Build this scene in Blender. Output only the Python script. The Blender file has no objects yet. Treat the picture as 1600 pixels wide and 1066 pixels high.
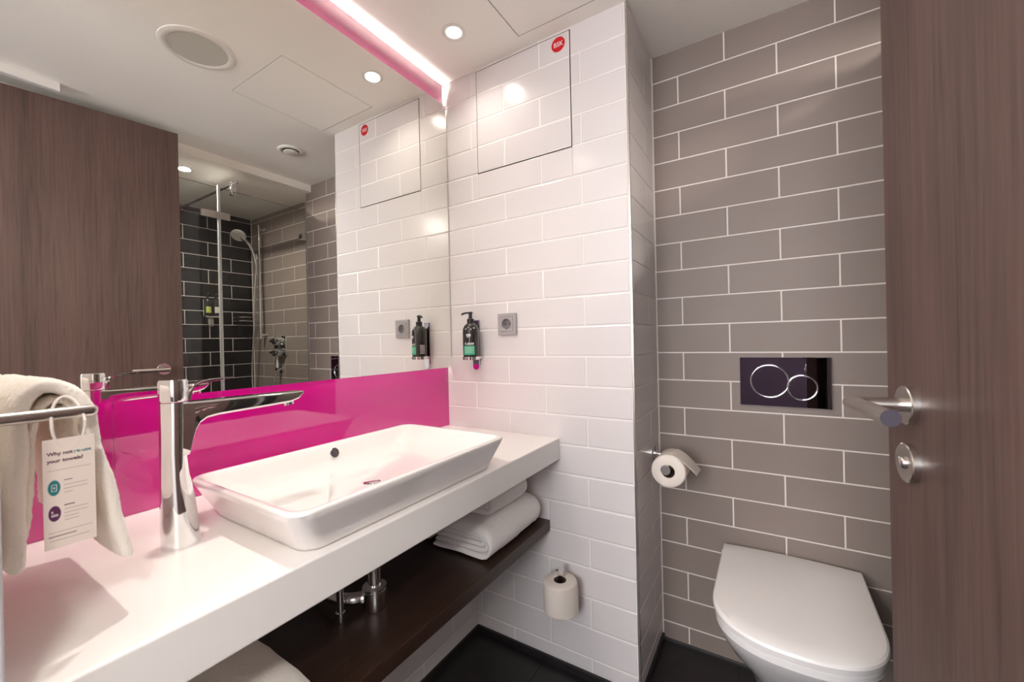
import bpy, bmesh, math, random
from mathutils import Vector, Matrix, noise
random.seed(7)
sc = bpy.context.scene
COL = sc.collection
PI = math.pi

# ------------------------------------------------------------------ camera
F_PX = 640.0
cam_d = bpy.data.cameras.new('camera')
cam = bpy.data.objects.new('camera', cam_d); COL.objects.link(cam)
cam_d.sensor_width = 36.0
cam_d.lens = 36.0 * F_PX / 1600.0
cam_d.clip_start = 0.01
Rr = Vector((0.8474911, 0.5303463, -0.0221710))
Ru = Vector((0.0175052, 0.0138212, 0.9997512))
Rf = Vector((-0.5305208, 0.8476684, -0.0024295))
mw = Matrix(((Rr.x, Ru.x, -Rf.x), (Rr.y, Ru.y, -Rf.y), (Rr.z, Ru.z, -Rf.z))).to_4x4()
mw.translation = Vector((1.1105, -1.3033, 1.1800))
cam.matrix_world = mw
cam_d.dof.use_dof = True
cam_d.dof.focus_distance = 1.75
cam_d.dof.aperture_fstop = 8.0
sc.camera = cam

# ------------------------------------------------------------------ world, exposure
w = bpy.data.worlds.new('world'); sc.world = w; w.use_nodes = True
w.node_tree.nodes['Background'].inputs[0].default_value = (0.9, 0.92, 1.0, 1)
w.node_tree.nodes['Background'].inputs[1].default_value = 0.10
sc.view_settings.view_transform = 'Standard'
sc.view_settings.look = 'None'
sc.view_settings.gamma = 1.0
sc.view_settings.use_curve_mapping = False
sc.view_settings.exposure = 1.0
sc.cycles.max_bounces = 24; sc.cycles.diffuse_bounces = 14; sc.cycles.glossy_bounces = 10; sc.cycles.transparent_max_bounces = 24
DOWN_W = 0.52        # ceiling spot near the white wall
DOWN2_W = 2.35      # ceiling spot over the near end of the counter
SHOWER_W = 8.0
HALL_FILL_W = 18.0  # added fill lamp in the unseen hall
FILL_WINDOW_W = 62.0  # added fill from an unseen hall window
LED_TOP = 80.0
LED_BOT = 11.0
WARM = (1.0, 0.92, 0.835)

# ------------------------------------------------------------------ dimensions (metres)
P, H = 0.1025, 0.15374            # tile row pitch, half tile length
Z0 = 2.2471                       # joint line 0
CEIL, FL = 2.245, 0.02
XC, G = 0.7483, 0.3224            # corner of white wall; plane of the grey wall
YN = -1.2345                      # inner face of the near wall
XS, G2, XB = 1.53, 0.405, 2.43    # shower
PX = -0.022                       # magenta panel plane
CT = 0.833                        # counter top

# ------------------------------------------------------------------ materials
def nmat(name):
    m = bpy.data.materials.new(name); m.use_nodes = True
    nt = m.node_tree
    return m, nt, nt.nodes['Principled BSDF']
def mat(name, col, rough=0.5, metal=0.0, spec=0.5, coat=0.0, var=0.0, vscale=8.0, bump=0.0, bscale=60.0, sheen=0.0, rvar=0.0, ior=None, bdist=0.002):
    m, nt, b = nmat(name)
    b.inputs['Base Color'].default_value = (*col, 1)
    b.inputs['Roughness'].default_value = rough
    b.inputs['Metallic'].default_value = metal
    b.inputs['Specular IOR Level'].default_value = spec
    b.inputs['Coat Weight'].default_value = coat
    b.inputs['Coat Roughness'].default_value = 0.03
    if ior: b.inputs['IOR'].default_value = ior
    if sheen:
        b.inputs['Sheen Weight'].default_value = sheen
    tc = nt.nodes.new('ShaderNodeTexCoord')
    if var:
        n = nt.nodes.new('ShaderNodeTexNoise'); n.inputs['Scale'].default_value = vscale; n.inputs['Detail'].default_value = 3
        nt.links.new(tc.outputs['Object'], n.inputs['Vector'])
        r = nt.nodes.new('ShaderNodeValToRGB')
        r.color_ramp.elements[0].position = 0.3; r.color_ramp.elements[1].position = 0.7
        r.color_ramp.elements[0].color = (*[c*(1-var) for c in col], 1)
        r.color_ramp.elements[1].color = (*[min(1, c*(1+var)) for c in col], 1)
        nt.links.new(n.outputs['Fac'], r.inputs['Fac']); nt.links.new(r.outputs['Color'], b.inputs['Base Color'])
    if rvar:
        n = nt.nodes.new('ShaderNodeTexNoise'); n.inputs['Scale'].default_value = 14; n.inputs['Detail'].default_value = 4
        nt.links.new(tc.outputs['Object'], n.inputs['Vector'])
        mr = nt.nodes.new('ShaderNodeMapRange')
        mr.inputs['To Min'].default_value = max(0.0, rough-rvar); mr.inputs['To Max'].default_value = rough+rvar
        nt.links.new(n.outputs['Fac'], mr.inputs['Value']); nt.links.new(mr.outputs['Result'], b.inputs['Roughness'])
    if bump:
        n = nt.nodes.new('ShaderNodeTexNoise'); n.inputs['Scale'].default_value = bscale; n.inputs['Detail'].default_value = 2
        nt.links.new(tc.outputs['Object'], n.inputs['Vector'])
        bp = nt.nodes.new('ShaderNodeBump'); bp.inputs['Strength'].default_value = bump; bp.inputs['Distance'].default_value = bdist
        nt.links.new(n.outputs['Fac'], bp.inputs['Height']); nt.links.new(bp.outputs['Normal'], b.inputs['Normal'])
    return m
def emit(name, col, s):
    m = bpy.data.materials.new(name); m.use_nodes = True
    nt = m.node_tree; nt.nodes.clear()
    e = nt.nodes.new('ShaderNodeEmission'); o = nt.nodes.new('ShaderNodeOutputMaterial')
    e.inputs[0].default_value = (*col, 1); e.inputs[1].default_value = s
    nt.links.new(e.outputs[0], o.inputs[0]); return m
def wood(name, c1, c2, rough, axis='Z', scale=1.0):
    m, nt, b = nmat(name)
    tc = nt.nodes.new('ShaderNodeTexCoord'); mp = nt.nodes.new('ShaderNodeMapping')
    s = {'Z': (95, 95, 2.6), 'Y': (95, 2.6, 95)}[axis]
    mp.inputs['Scale'].default_value = [x*scale for x in s]
    nt.links.new(tc.outputs['Object'], mp.inputs['Vector'])
    n = nt.nodes.new('ShaderNodeTexNoise'); n.inputs['Scale'].default_value = 1.5; n.inputs['Detail'].default_value = 6; n.inputs['Roughness'].default_value = 0.65
    n.inputs['Distortion'].default_value = 0.6
    nt.links.new(mp.outputs[0], n.inputs['Vector'])
    mp2 = nt.nodes.new('ShaderNodeMapping')
    s2 = {'Z': (9, 9, 0.5), 'Y': (9, 0.5, 9)}[axis]
    mp2.inputs['Scale'].default_value = s2
    nt.links.new(tc.outputs['Object'], mp2.inputs['Vector'])
    n2 = nt.nodes.new('ShaderNodeTexNoise'); n2.inputs['Scale'].default_value = 1.0; n2.inputs['Detail'].default_value = 3
    nt.links.new(mp2.outputs[0], n2.inputs['Vector'])
    mx = nt.nodes.new('ShaderNodeMix'); mx.data_type = 'FLOAT'; mx.inputs['Factor'].default_value = 0.42
    nt.links.new(n.outputs['Fac'], mx.inputs[2]); nt.links.new(n2.outputs['Fac'], mx.inputs[3])
    r = nt.nodes.new('ShaderNodeValToRGB')
    r.color_ramp.elements[0].position = 0.36; r.color_ramp.elements[1].position = 0.64
    r.color_ramp.elements[0].color = (*c1, 1); r.color_ramp.elements[1].color = (*c2, 1)
    nt.links.new(mx.outputs[0], r.inputs['Fac']); nt.links.new(r.outputs['Color'], b.inputs['Base Color'])
    b.inputs['Roughness'].default_value = rough
    bp = nt.nodes.new('ShaderNodeBump'); bp.inputs['Strength'].default_value = 0.25; bp.inputs['Distance'].default_value = 0.001
    nt.links.new(n.outputs['Fac'], bp.inputs['Height']); nt.links.new(bp.outputs['Normal'], b.inputs['Normal'])
    return m
def glass_mat(name, tint, refl_rough=0.0):
    # thin clear pane: straight-through transmission with Fresnel reflection
    m = bpy.data.materials.new(name); m.use_nodes = True
    nt = m.node_tree; nt.nodes.clear()
    o = nt.nodes.new('ShaderNodeOutputMaterial'); t = nt.nodes.new('ShaderNodeBsdfTransparent')
    g = nt.nodes.new('ShaderNodeBsdfGlossy'); f = nt.nodes.new('ShaderNodeFresnel'); x = nt.nodes.new('ShaderNodeMixShader')
    t.inputs[0].default_value = (*tint, 1); g.inputs['Roughness'].default_value = refl_rough; f.inputs[0].default_value = 1.45
    nt.links.new(f.outputs[0], x.inputs[0]); nt.links.new(t.outputs[0], x.inputs[1]); nt.links.new(g.outputs[0], x.inputs[2])
    nt.links.new(x.outputs[0], o.inputs[0]); return m

M = {}
M['white_tile'] = mat('white glazed tile', (0.71, 0.67, 0.665), 0.2, bump=0.04, bscale=9, bdist=0.004)
M['white_grout'] = mat('white grout', (0.85, 0.82, 0.79), 0.7)
M['grey_tile'] = mat('grey satin tile', (0.25, 0.20, 0.175), 0.5, spec=0.3, var=0.05, vscale=5, bump=0.03, bscale=8, bdist=0.004)
M['grey_grout'] = mat('pale grout', (0.72, 0.66, 0.61), 0.8)
M['black_tile'] = mat('black glazed tile', (0.006, 0.0055, 0.0055), 0.10, spec=0.35)
M['floor_tile'] = mat('black floor tile', (0.018, 0.015, 0.015), 0.38, var=0.25, vscale=18)
M['floor_grout'] = mat('dark floor grout', (0.03, 0.028, 0.028), 0.8)
M['ceiling'] = mat('ceiling paint', (0.93, 0.90, 0.845), 0.75)
M['white_paint'] = mat('white paint', (0.78, 0.75, 0.72), 0.6)
M['counter'] = mat('white solid surface', (0.84, 0.815, 0.79), 0.22, bump=0.02, bscale=30)
M['ceramic'] = mat('white glazed ceramic', (0.78, 0.745, 0.725), 0.07, coat=0.6)
M['lid'] = mat('white moulded plastic', (0.82, 0.785, 0.765), 0.17)
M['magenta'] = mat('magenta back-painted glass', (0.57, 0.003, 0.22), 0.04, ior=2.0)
M['magenta_washed'] = mat('magenta glass with washed-out lit tone', (0.20, 0.045, 0.090), 0.05, ior=1.75)  # same glass as the splashback; washed-out lit look put into the colour
M['mirror'] = mat('silvered glass', (0.90, 0.905, 0.865), 0.0, metal=1.0)
M['mirror_edge'] = mat('mirror backing', (0.10, 0.10, 0.12), 0.3)
M['chrome'] = mat('chrome', (0.86, 0.86, 0.87), 0.045, metal=1.0)
M['dark_chrome'] = mat('gloss dark chrome', (0.38, 0.35, 0.40), 0.02, metal=1.0)
M['steel'] = mat('brushed stainless steel', (0.66, 0.62, 0.58), 0.27, metal=1.0)
M['steel_dark'] = mat('dark steel end cap', (0.07, 0.06, 0.08), 0.5, metal=0.3)
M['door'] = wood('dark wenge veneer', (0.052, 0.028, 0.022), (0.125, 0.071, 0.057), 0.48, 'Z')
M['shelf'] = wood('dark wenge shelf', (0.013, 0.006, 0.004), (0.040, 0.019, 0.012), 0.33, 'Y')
M['terry'] = mat('white terry cloth', (0.80, 0.765, 0.74), 0.95, spec=0.1, sheen=0.35, bump=0.45, bscale=300, bdist=0.002)
M['terry_cream'] = mat('cream white terry cloth', (0.93, 0.88, 0.81), 0.95, spec=0.1, sheen=0.35, bump=0.45, bscale=300, bdist=0.002)
M['paper'] = mat('tissue paper', (0.80, 0.72, 0.645), 0.95, spec=0.1, bump=0.3, bscale=260)
M['card'] = mat('printed card', (0.84, 0.74, 0.67), 0.6)
M['core'] = mat('cardboard core', (0.10, 0.065, 0.045), 0.9)
M['ink'] = mat('dark plum ink', (0.12, 0.05, 0.09), 0.6)
M['ink_grey'] = mat('grey ink', (0.36, 0.27, 0.25), 0.6)
M['teal'] = mat('teal ink', (0.02, 0.20, 0.22), 0.6)
M['plum'] = mat('plum ink', (0.11, 0.02, 0.085), 0.6)
M['white_ink'] = mat('white ink', (0.75, 0.72, 0.70), 0.6)
M['red'] = mat('red sticker', (0.60, 0.0, 0.008), 0.45)
M['green'] = mat('mint green label', (0.05, 0.42, 0.24), 0.5)
M['bottle'] = mat('dark grey bottle', (0.020, 0.017, 0.016), 0.16, coat=0.5)
M['pump'] = mat('black pump plastic', (0.018, 0.016, 0.018), 0.3)
M['lime'] = mat('lime label', (0.45, 0.50, 0.10), 0.5)
M['socket'] = mat('grey metallic plastic', (0.40, 0.375, 0.38), 0.4, metal=0.15)
M['socket_dark'] = mat('shaded grey plastic', (0.20, 0.185, 0.185), 0.4)
M['black'] = mat('matt black', (0.006, 0.006, 0.006), 0.8)
M['seam'] = mat('dark joint', (0.06, 0.05, 0.045), 0.9)
M['grille'] = mat('speaker grille', (0.58, 0.56, 0.50), 0.7, bump=0.8, bscale=500, bdist=0.002)
M['rim'] = mat('white plastic rim', (0.80, 0.77, 0.72), 0.4)
M['glass'] = glass_mat('clear shower glass', (0.93, 0.95, 0.95))
M['glass_edge'] = mat('polished glass edge', (0.60, 0.64, 0.66), 0.15)
M['clear'] = mat('clear plastic ring', (0.80, 0.74, 0.70), 0.25)
M['carpet'] = mat('dark plum carpet', (0.035, 0.022, 0.035), 0.95, bump=0.5, bscale=200)
M['plum_wall'] = mat('dark plum paint', (0.055, 0.034, 0.058), 0.7)
M['frame'] = mat('pale grey frame', (0.55, 0.53, 0.55), 0.4)
M['lamp'] = emit('lamp glow', WARM, 14.0)
M['fill_window_glow'] = emit('added window fill glow', (0.97, 0.97, 1.0), FILL_WINDOW_W/(2.0*1.3)/PI)
M['hall_fill_glow'] = emit('hall fill glow', (1.0, 0.94, 0.86), 6.0)
M['led_top'] = emit('led glow above', (1.0, 0.93, 0.84), LED_TOP)
M['led_bot'] = emit('led glow below', (1.0, 0.93, 0.86), LED_BOT)

# ------------------------------------------------------------------ builders
def root_loc(p):
    v = Vector((0, 0, 0))
    while p is not None:
        v += p.location; p = p.parent
    return v
def finish(o, smooth):
    me = o.data
    if smooth:
        me.shade_smooth(); me.set_sharp_from_angle(angle=math.radians(smooth))
def put(name, bm, m, parent=None, base=None, smooth=0, kind=None):
    """world-space bmesh -> one mesh object (child of parent, or top level with its origin at base)"""
    bmesh.ops.recalc_face_normals(bm, faces=bm.faces)
    org = root_loc(parent) if parent is not None else Vector(base or (0, 0, 0))
    bmesh.ops.translate(bm, verts=bm.verts, vec=-org)
    me = bpy.data.meshes.new(name); bm.to_mesh(me); bm.free()
    ms = m if isinstance(m, (list, tuple)) else [m]
    for x in ms: me.materials.append(M[x])
    o = bpy.data.objects.new(name, me); COL.objects.link(o)
    if parent is not None: o.parent = parent
    else: o.location = org
    if kind: o['kind'] = kind
    finish(o, smooth)
    return o
def thing(name, label, cat, loc, group=None):
    o = bpy.data.objects.new(name, None); COL.objects.link(o)
    o.location = loc; o.empty_display_size = 0.05
    return tag(o, label, cat, group)
def tag(o, label, cat, group=None):
    o['label'] = label; o['category'] = cat
    if group: o['group'] = group
    return o
def nb(): return bmesh.new()
def box(bm, x0, x1, y0, y1, z0, z1, bev=0.0, seg=2):
    b = bmesh.new()
    bmesh.ops.create_cube(b, size=1.0)
    for v in b.verts:
        v.co = Vector((x0 + (v.co.x+.5)*(x1-x0), y0 + (v.co.y+.5)*(y1-y0), z0 + (v.co.z+.5)*(z1-z0)))
    if bev: bmesh.ops.bevel(b, geom=list(b.edges), offset=bev, segments=seg, profile=0.5, affect='EDGES')
    merge(bm, b); return bm
def merge(bm, b):
    me = bpy.data.meshes.new('tmp'); b.to_mesh(me); b.free(); bm.from_mesh(me); bpy.data.meshes.remove(me)
def loft(bm, rings, cap0=True, cap1=True, closed=True, mi=0):
    vs = [[bm.verts.new(p) for p in r] for r in rings]
    n = len(rings[0])
    for a, b in zip(vs[:-1], vs[1:]):
        for i in range(n if closed else n-1):
            j = (i+1) % n
            f = bm.faces.new((a[i], a[j], b[j], b[i])); f.material_index = mi
    if cap0: bm.faces.new(list(reversed(vs[0]))).material_index = mi
    if cap1: bm.faces.new(vs[-1]).material_index = mi
    return vs
def frame_of(axis):
    a = Vector(axis).normalized()
    t = Vector((0, 0, 1)) if abs(a.z) < 0.9 else Vector((1, 0, 0))
    u = t.cross(a).normalized(); v = a.cross(u)
    return a, u, v
def lathe(bm, origin, axis, prof, n=32, cap0=True, cap1=True):
    """prof: list of (distance along axis, radius)"""
    a, u, v = frame_of(axis); o = Vector(origin)
    rings = [[o + a*d + (u*math.cos(2*PI*i/n) + v*math.sin(2*PI*i/n))*r for i in range(n)] for d, r in prof]
    return loft(bm, rings, cap0, cap1)
def tube(bm, pts, r, n=12, cap=True):
    pts = [Vector(p) for p in pts]
    rings = []; u = None
    for i, p in enumerate(pts):
        d = (pts[min(i+1, len(pts)-1)] - pts[max(i-1, 0)]).normalized()
        if u is None:
            _, u, _ = frame_of(d)
        u = (u - d*u.dot(d)).normalized(); v = d.cross(u)
        rr = r[i] if isinstance(r, (list, tuple)) else r
        rings.append([p + (u*math.cos(2*PI*k/n) + v*math.sin(2*PI*k/n))*rr for k in range(n)])
    loft(bm, rings, cap, cap)
def spline(pts, n=8):
    pts = [Vector(p) for p in pts]; out = []
    for i in range(len(pts)-1):
        p0 = pts[max(i-1, 0)]; p1 = pts[i]; p2 = pts[i+1]; p3 = pts[min(i+2, len(pts)-1)]
        for k in range(n):
            t = k/n
            out.append(0.5*((2*p1) + (p2-p0)*t + (2*p0-5*p1+4*p2-p3)*t*t + (3*p1-p0-3*p2+p3)*t**3))
    out.append(pts[-1]); return out
def rrect(cx, cy, hx, hy, r, z, n=6):
    r = min(r, hx-1e-4, hy-1e-4); out = []
    for qx, qy, a0 in ((1, 1, 0), (-1, 1, 90), (-1, -1, 180), (1, -1, 270)):
        for k in range(n+1):
            a = math.radians(a0 + 90*k/n)
            out.append(Vector((cx + qx*(hx-r) + r*math.cos(a), cy + qy*(hy-r) + r*math.sin(a), z)))
    return out
def sheet(bm, path, t, steps, mapf, taper=0.0, wob=0.0, seed=0.0, nsc=9.0):
    """thick folded cloth: 2-D centre line `path` offset by t/2, swept through `steps` (list of s values) by mapf(u,v,s)"""
    path = [Vector((p[0], p[1])) for p in path]; L, Rt = [], []
    n = len(path)
    for i, p in enumerate(path):
        d = (path[min(i+1, n-1)] - path[max(i-1, 0)]).normalized(); nn = Vector((-d.y, d.x))
        e = min(i, n-1-i); k = t/2*(0.55 if e == 0 else 0.9 if e == 1 else 1.0)
        L.append(p + nn*k); Rt.append(p - nn*k)
    loop = L + Rt[::-1]; N = len(loop); S = len(steps)
    c = [(L[i]+Rt[i])*0.5 for i in range(n)]; cl = c + c[::-1]
    rings = []
    for j, s in enumerate(steps):
        e = min(1.0, min(j, S-1-j)*26/(S-1)/1.6); sh = 0.40+0.60*math.sqrt(1-(1-e)**2) if taper else 1.0
        ring = []
        for q, cc in zip(loop, cl):
            q2 = cc + (q-cc)*sh
            P3 = Vector(mapf(q2.x, q2.y, s))
            if wob:
                P3 = P3 + noise.noise_vector(P3*nsc + Vector((seed, seed*2, 0)))*wob + noise.noise_vector(P3*nsc*5 + Vector((seed, 0, 3)))*wob*0.28
            ring.append(bm.verts.new(P3))
        rings.append(ring)
    for a, b in zip(rings[:-1], rings[1:]):
        for i in range(N):
            k = (i+1) % N
            bm.faces.new((a[i], a[k], b[k], b[i]))
    for ring, rev in ((rings[0], True), (rings[-1], False)):
        for i in range(n-1):
            f = (ring[i], ring[i+1], ring[N-2-i], ring[N-1-i])
            bm.faces.new(f if rev else f[::-1])
def text_mesh(name, body, size, mkey, parent, loc, rot, align='LEFT', bold=0.0, sx=1.0):
    cu = bpy.data.curves.new(name, 'FONT'); cu.body = body; cu.size = size; cu.align_x = align; cu.align_y = 'CENTER'
    cu.extrude = 0.0002; cu.offset = bold; cu.resolution_u = 3
    tmp = bpy.data.objects.new('tmp', cu); COL.objects.link(tmp)
    dg = bpy.context.evaluated_depsgraph_get()
    me = bpy.data.meshes.new_from_object(tmp.evaluated_get(dg)); bpy.data.objects.remove(tmp); bpy.data.curves.remove(cu)
    me.transform(Matrix.Diagonal((sx, 1, 1, 1))); me.name = name
    me.materials.clear(); me.materials.append(M[mkey])
    o = bpy.data.objects.new(name, me); COL.objects.link(o)
    o.parent = parent; o.location = Vector(loc) - root_loc(parent); o.rotation_euler = rot
    return o

# ------------------------------------------------------------------ tiles: every tile its own object
_tm = {}
def tile_mesh(wd, ht, mkey, t, bev, lift):
    key = (round(wd, 4), round(ht, 4), mkey, t, bev, lift)
    if key in _tm: return _tm[key]
    a, c = wd/2, ht/2
    b2 = min(bev, a*0.6, c*0.6)
    vs = []
    for x, y, z in ((a, 0, c), (a, -t+lift, c), (a-b2, -t, c-b2)):
        vs += [(-x, y, -z), (x, y, -z), (x, y, z), (-x, y, z)]
    fs = []
    for r in (0, 4):
        for i in range(4):
            j = (i+1) % 4
            fs.append((r+i, r+j, r+4+j, r+4+i))
    fs.append((8, 9, 10, 11))
    me = bpy.data.meshes.new('tile'); me.from_pydata(vs, [], fs); me.update()
    me.materials.append(M[mkey]); _tm[key] = me
    return me
def tiling(parent, org, rotz, u0, u1, z0, z1, joint, mkey, gap=0.0035, t=0.006, bev=0.003, lift=0.0012, holes=(), zoff=0.0, inside=None, name='tile'):
    """rows of running-bond tiles on a wall plane. org: world point where u = 0; joint(row) -> a joint position u"""
    cs, sn = math.cos(rotz), math.sin(rotz); rl = root_loc(parent)
    k0 = int(math.floor((Z0+zoff-z1)/P)) - 1; k1 = int(math.ceil((Z0+zoff-z0)/P)) + 1
    for k in range(k0, k1):
        za, zb = max(z0, Z0+zoff-(k+1)*P + gap/2), min(z1, Z0+zoff-k*P - gap/2)
        if zb-za < 0.008: continue
        j = joint(k); m0 = int(math.floor((u0-j)/(2*H))) - 1; m1 = int(math.ceil((u1-j)/(2*H))) + 1
        for m in range(m0, m1):
            ua, ub = max(u0, j+2*H*m + gap/2), min(u1, j+2*H*(m+1) - gap/2)
            if ub-ua < 0.008: continue
            rects = [(ua, ub, za, zb)]
            for h in holes:
                nr = []
                for (a, b, c, d) in rects:
                    if b <= h[0] or a >= h[1] or d <= h[2] or c >= h[3]: nr.append((a, b, c, d)); continue
                    if a < h[0]: nr.append((a, h[0], c, d))
                    if b > h[1]: nr.append((h[1], b, c, d))
                    aa, bb = max(a, h[0]), min(b, h[1])
                    if c < h[2]: nr.append((aa, bb, c, h[2]))
                    if d > h[3]: nr.append((aa, bb, h[3], d))
                rects = nr
            if inside:
                rects = [(max(a, inside[0]), min(b, inside[1]), max(c, inside[2]), min(d, inside[3])) for a, b, c, d in rects]
            for a, b, c, d in rects:
                if b-a < 0.005 or d-c < 0.005: continue
                o = bpy.data.objects.new(name, tile_mesh(b-a, d-c, mkey, t, bev, lift)); COL.objects.link(o)
                u = (a+b)/2
                o.parent = parent
                jit = random.uniform(-0.0003, 0.0003)
                o.location = Vector((org[0] + cs*u - sn*jit, org[1] + sn*u + cs*jit, (c+d)/2)) - rl
                o.rotation_euler = (random.uniform(-1, 1)*0.0012, 0, rotz + random.uniform(-1, 1)*0.0012)

def struct(name, bm, m, smooth=0):
    return put(name, bm, m, None, (0, 0, 0), smooth, 'structure')

# =================================================================== the room
T = 0.006
# floor
fl = struct('floor', box(nb(), -0.1, 2.6, -1.37, 0.6, -0.1, FL-0.003), 'floor_grout')
for ix in range(9):
    for iy in range(4):
        x0, x1 = 0.106+ix*0.3, 0.106+(ix+1)*0.3-0.002
        y0, y1 = -1.37+iy*0.46, -1.37+(iy+1)*0.46-0.002
        b = nb(); box(b, x0, min(x1, 2.5), y0, y1, FL-0.003, FL)
        put('floor_tile', b, 'floor_tile', fl)
fh = struct('floor_hall', box(nb(), -1.2, 3.0, -3.6, -1.372, -0.1, FL-0.001), 'carpet')

# ceiling with an opening for the access hatch
hx0, hx1, hy0, hy1 = 0.385, 0.765, -0.462, -0.056
b = nb()
box(b, -0.05, hx0, -1.37, 0.5, CEIL, CEIL+0.02); box(b, hx1, 1.47, -1.37, 0.5, CEIL, CEIL+0.02)
box(b, hx0, hx1, -1.37, hy0, CEIL, CEIL+0.02); box(b, hx0, hx1, hy1, 0.5, CEIL, CEIL+0.02)
box(b, -0.05, 2.6, -1.37, 0.6, CEIL+0.02, CEIL+0.06)
struct('ceiling', b, 'ceiling')
b = nb(); box(b, 1.47, 1.786, -1.25, 0.5, 2.200, CEIL+0.019); box(b, 1.790, 2.6, -1.25, 0.5, 2.200, CEIL+0.019)
struct('ceiling_shower', b, 'ceiling')
hatch = thing('ceiling_hatch', 'square white access hatch set flush in the ceiling', 'hatch', ((hx0+hx1)/2, (hy0+hy1)/2, CEIL))
put('hatch_panel', box(nb(), hx0+0.0025, hx1-0.0025, hy0+0.0025, hy1-0.0025, CEIL-0.0005, CEIL+0.012, 0.001), 'ceiling', hatch)
b = nb()
box(b, hx0, hx0+0.0015, hy0, hy1, CEIL+0.001, CEIL+0.018); box(b, hx1-0.0015, hx1, hy0, hy1, CEIL+0.001, CEIL+0.018)
box(b, hx0, hx1, hy0, hy0+0.0015, CEIL+0.001, CEIL+0.018); box(b, hx0, hx1, hy1-0.0015, hy1, CEIL+0.001, CEIL+0.018)
box(b, hx0, hx1, hy0, hy1, CEIL+0.014, CEIL+0.018)
put('hatch_gap_shade', b, 'seam', hatch)  # dark lining paints in the shade of the hatch gap

# white far wall (mesh is the grout bed, tiles stand proud of it; tile faces lie in the plane y = 0)
WPH = 0.12582
whole = (0.1535, 0.5545, 1.8345, 2.2365)
wf = struct('wall_far', box(nb(), -0.05, XC-0.004, 0.0015, G+0.1, 0.0, CEIL), 'white_grout')
tiling(wf, (0, T+0.0, 0), 0.0, -0.03, XC-0.004, FL+0.028, CEIL-0.001, lambda k: WPH + (0 if k % 2 == 0 else H), 'white_tile', t=T, holes=[whole])
# niche side wall, facing +x
wr = struct('wall_niche_side', box(nb(), XC-0.0045, XC-0.0035, 0.002, G, 0.0, CEIL), 'white_grout')
tiling(wr, (XC-T, 0, 0), PI/2, 0.004, G, FL+0.028, CEIL-0.001, lambda k: 0.2045 + (0 if k % 2 else 0.102), 'white_tile', t=T, gap=0.003)
struct('trim_1', box(nb(), XC-0.006, XC+0.0012, -0.0012, 0.005, FL, CEIL, 0.0008), 'steel')
# grey wall behind the toilet
GPH = 0.84188
wg = struct('wall_niche', box(nb(), XC-0.006, XS, G+0.0015, G+0.1, 0.0, CEIL), 'grey_grout')
tiling(wg, (0, G+T, 0), 0.0, XC+0.004, XS, FL+0.004, CEIL-0.001, lambda k: GPH + (H if k % 2 == 0 else 0), 'grey_tile', gap=0.0048, t=T, bev=0.0012, lift=0.0006)
# tiled wall under the counter
wl = struct('wall_left', box(nb(), PX-0.08, PX-0.002, YN, 0.1, 0.0, CEIL), 'white_paint')
wu = struct('wall_left_lower', box(nb(), PX-0.002, 0.1045, YN, 0.0, 0.0, 0.757), 'white_grout')
tiling(wu, (0.1, 0, 0), PI/2, YN, 0.0, FL+0.028, 0.755, lambda k: -0.15 + (H if k % 2 else 0), 'white_tile', t=T)
# shower walls
ws = struct('wall_shower', box(nb(), XS, XB+0.1, G2+0.0015, G2+0.1, 0.0, 2.2), 'grey_grout')
tiling(ws, (0, G2+T, 0), 0.0, XS, XB-0.003, FL, 2.199, lambda k: 1.982 + (H if k % 2 else 0), 'grey_tile', gap=0.0045, t=T, bev=0.0012, lift=0.0006, zoff=0.02)
we = struct('wall_shower_end', box(nb(), XB+0.0015, XB+0.1, -1.25, G2+0.1, 0.0, 2.2), 'grey_grout')
tiling(we, (XB+T, 0, 0), -PI/2, -G2+0.004, 0.55, FL, 2.199, lambda k: -0.2505 + (H if k % 2 else 0), 'black_tile', gap=0.0045, t=T, bev=0.0012, lift=0.0006, zoff=0.02)
struct('wall_right', box(nb(), 1.435, 1.47, YN, -0.50, 0.0, CEIL), 'white_paint')
# near wall with the doorway the camera stands in
b = nb(); box(b, -0.1, 0.47, -1.37, YN, 0.0, CEIL); box(b, 1.42, 2.6, -1.37, YN, 0.0, CEIL); box(b, 0.47, 1.42, -1.37, YN, 2.215, CEIL)
box(b, -1.2, -0.1, -1.39, -1.37, 0.0, 2.5); box(b, 2.6, 3.0, -1.39, -1.37, 0.0, 2.5); box(b, -0.1, 2.6, -1.3715, -1.35, CEIL+0.061, 2.5)
struct('wall_near', b, 'white_paint')
b = nb(); box(b, 0.47, 0.50, -1.385, YN+0.0005, 0.0, 2.215, 0.002); box(b, 1.40, 1.42, -1.385, YN-0.002, 0.0, 2.215, 0.002)
struct('trim_door', b, 'frame')
struct('trim_lintel', box(nb(), 1.268, 1.2875, YN+0.001, -0.86, 2.212, CEIL, 0.0015), 'white_paint')
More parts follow.
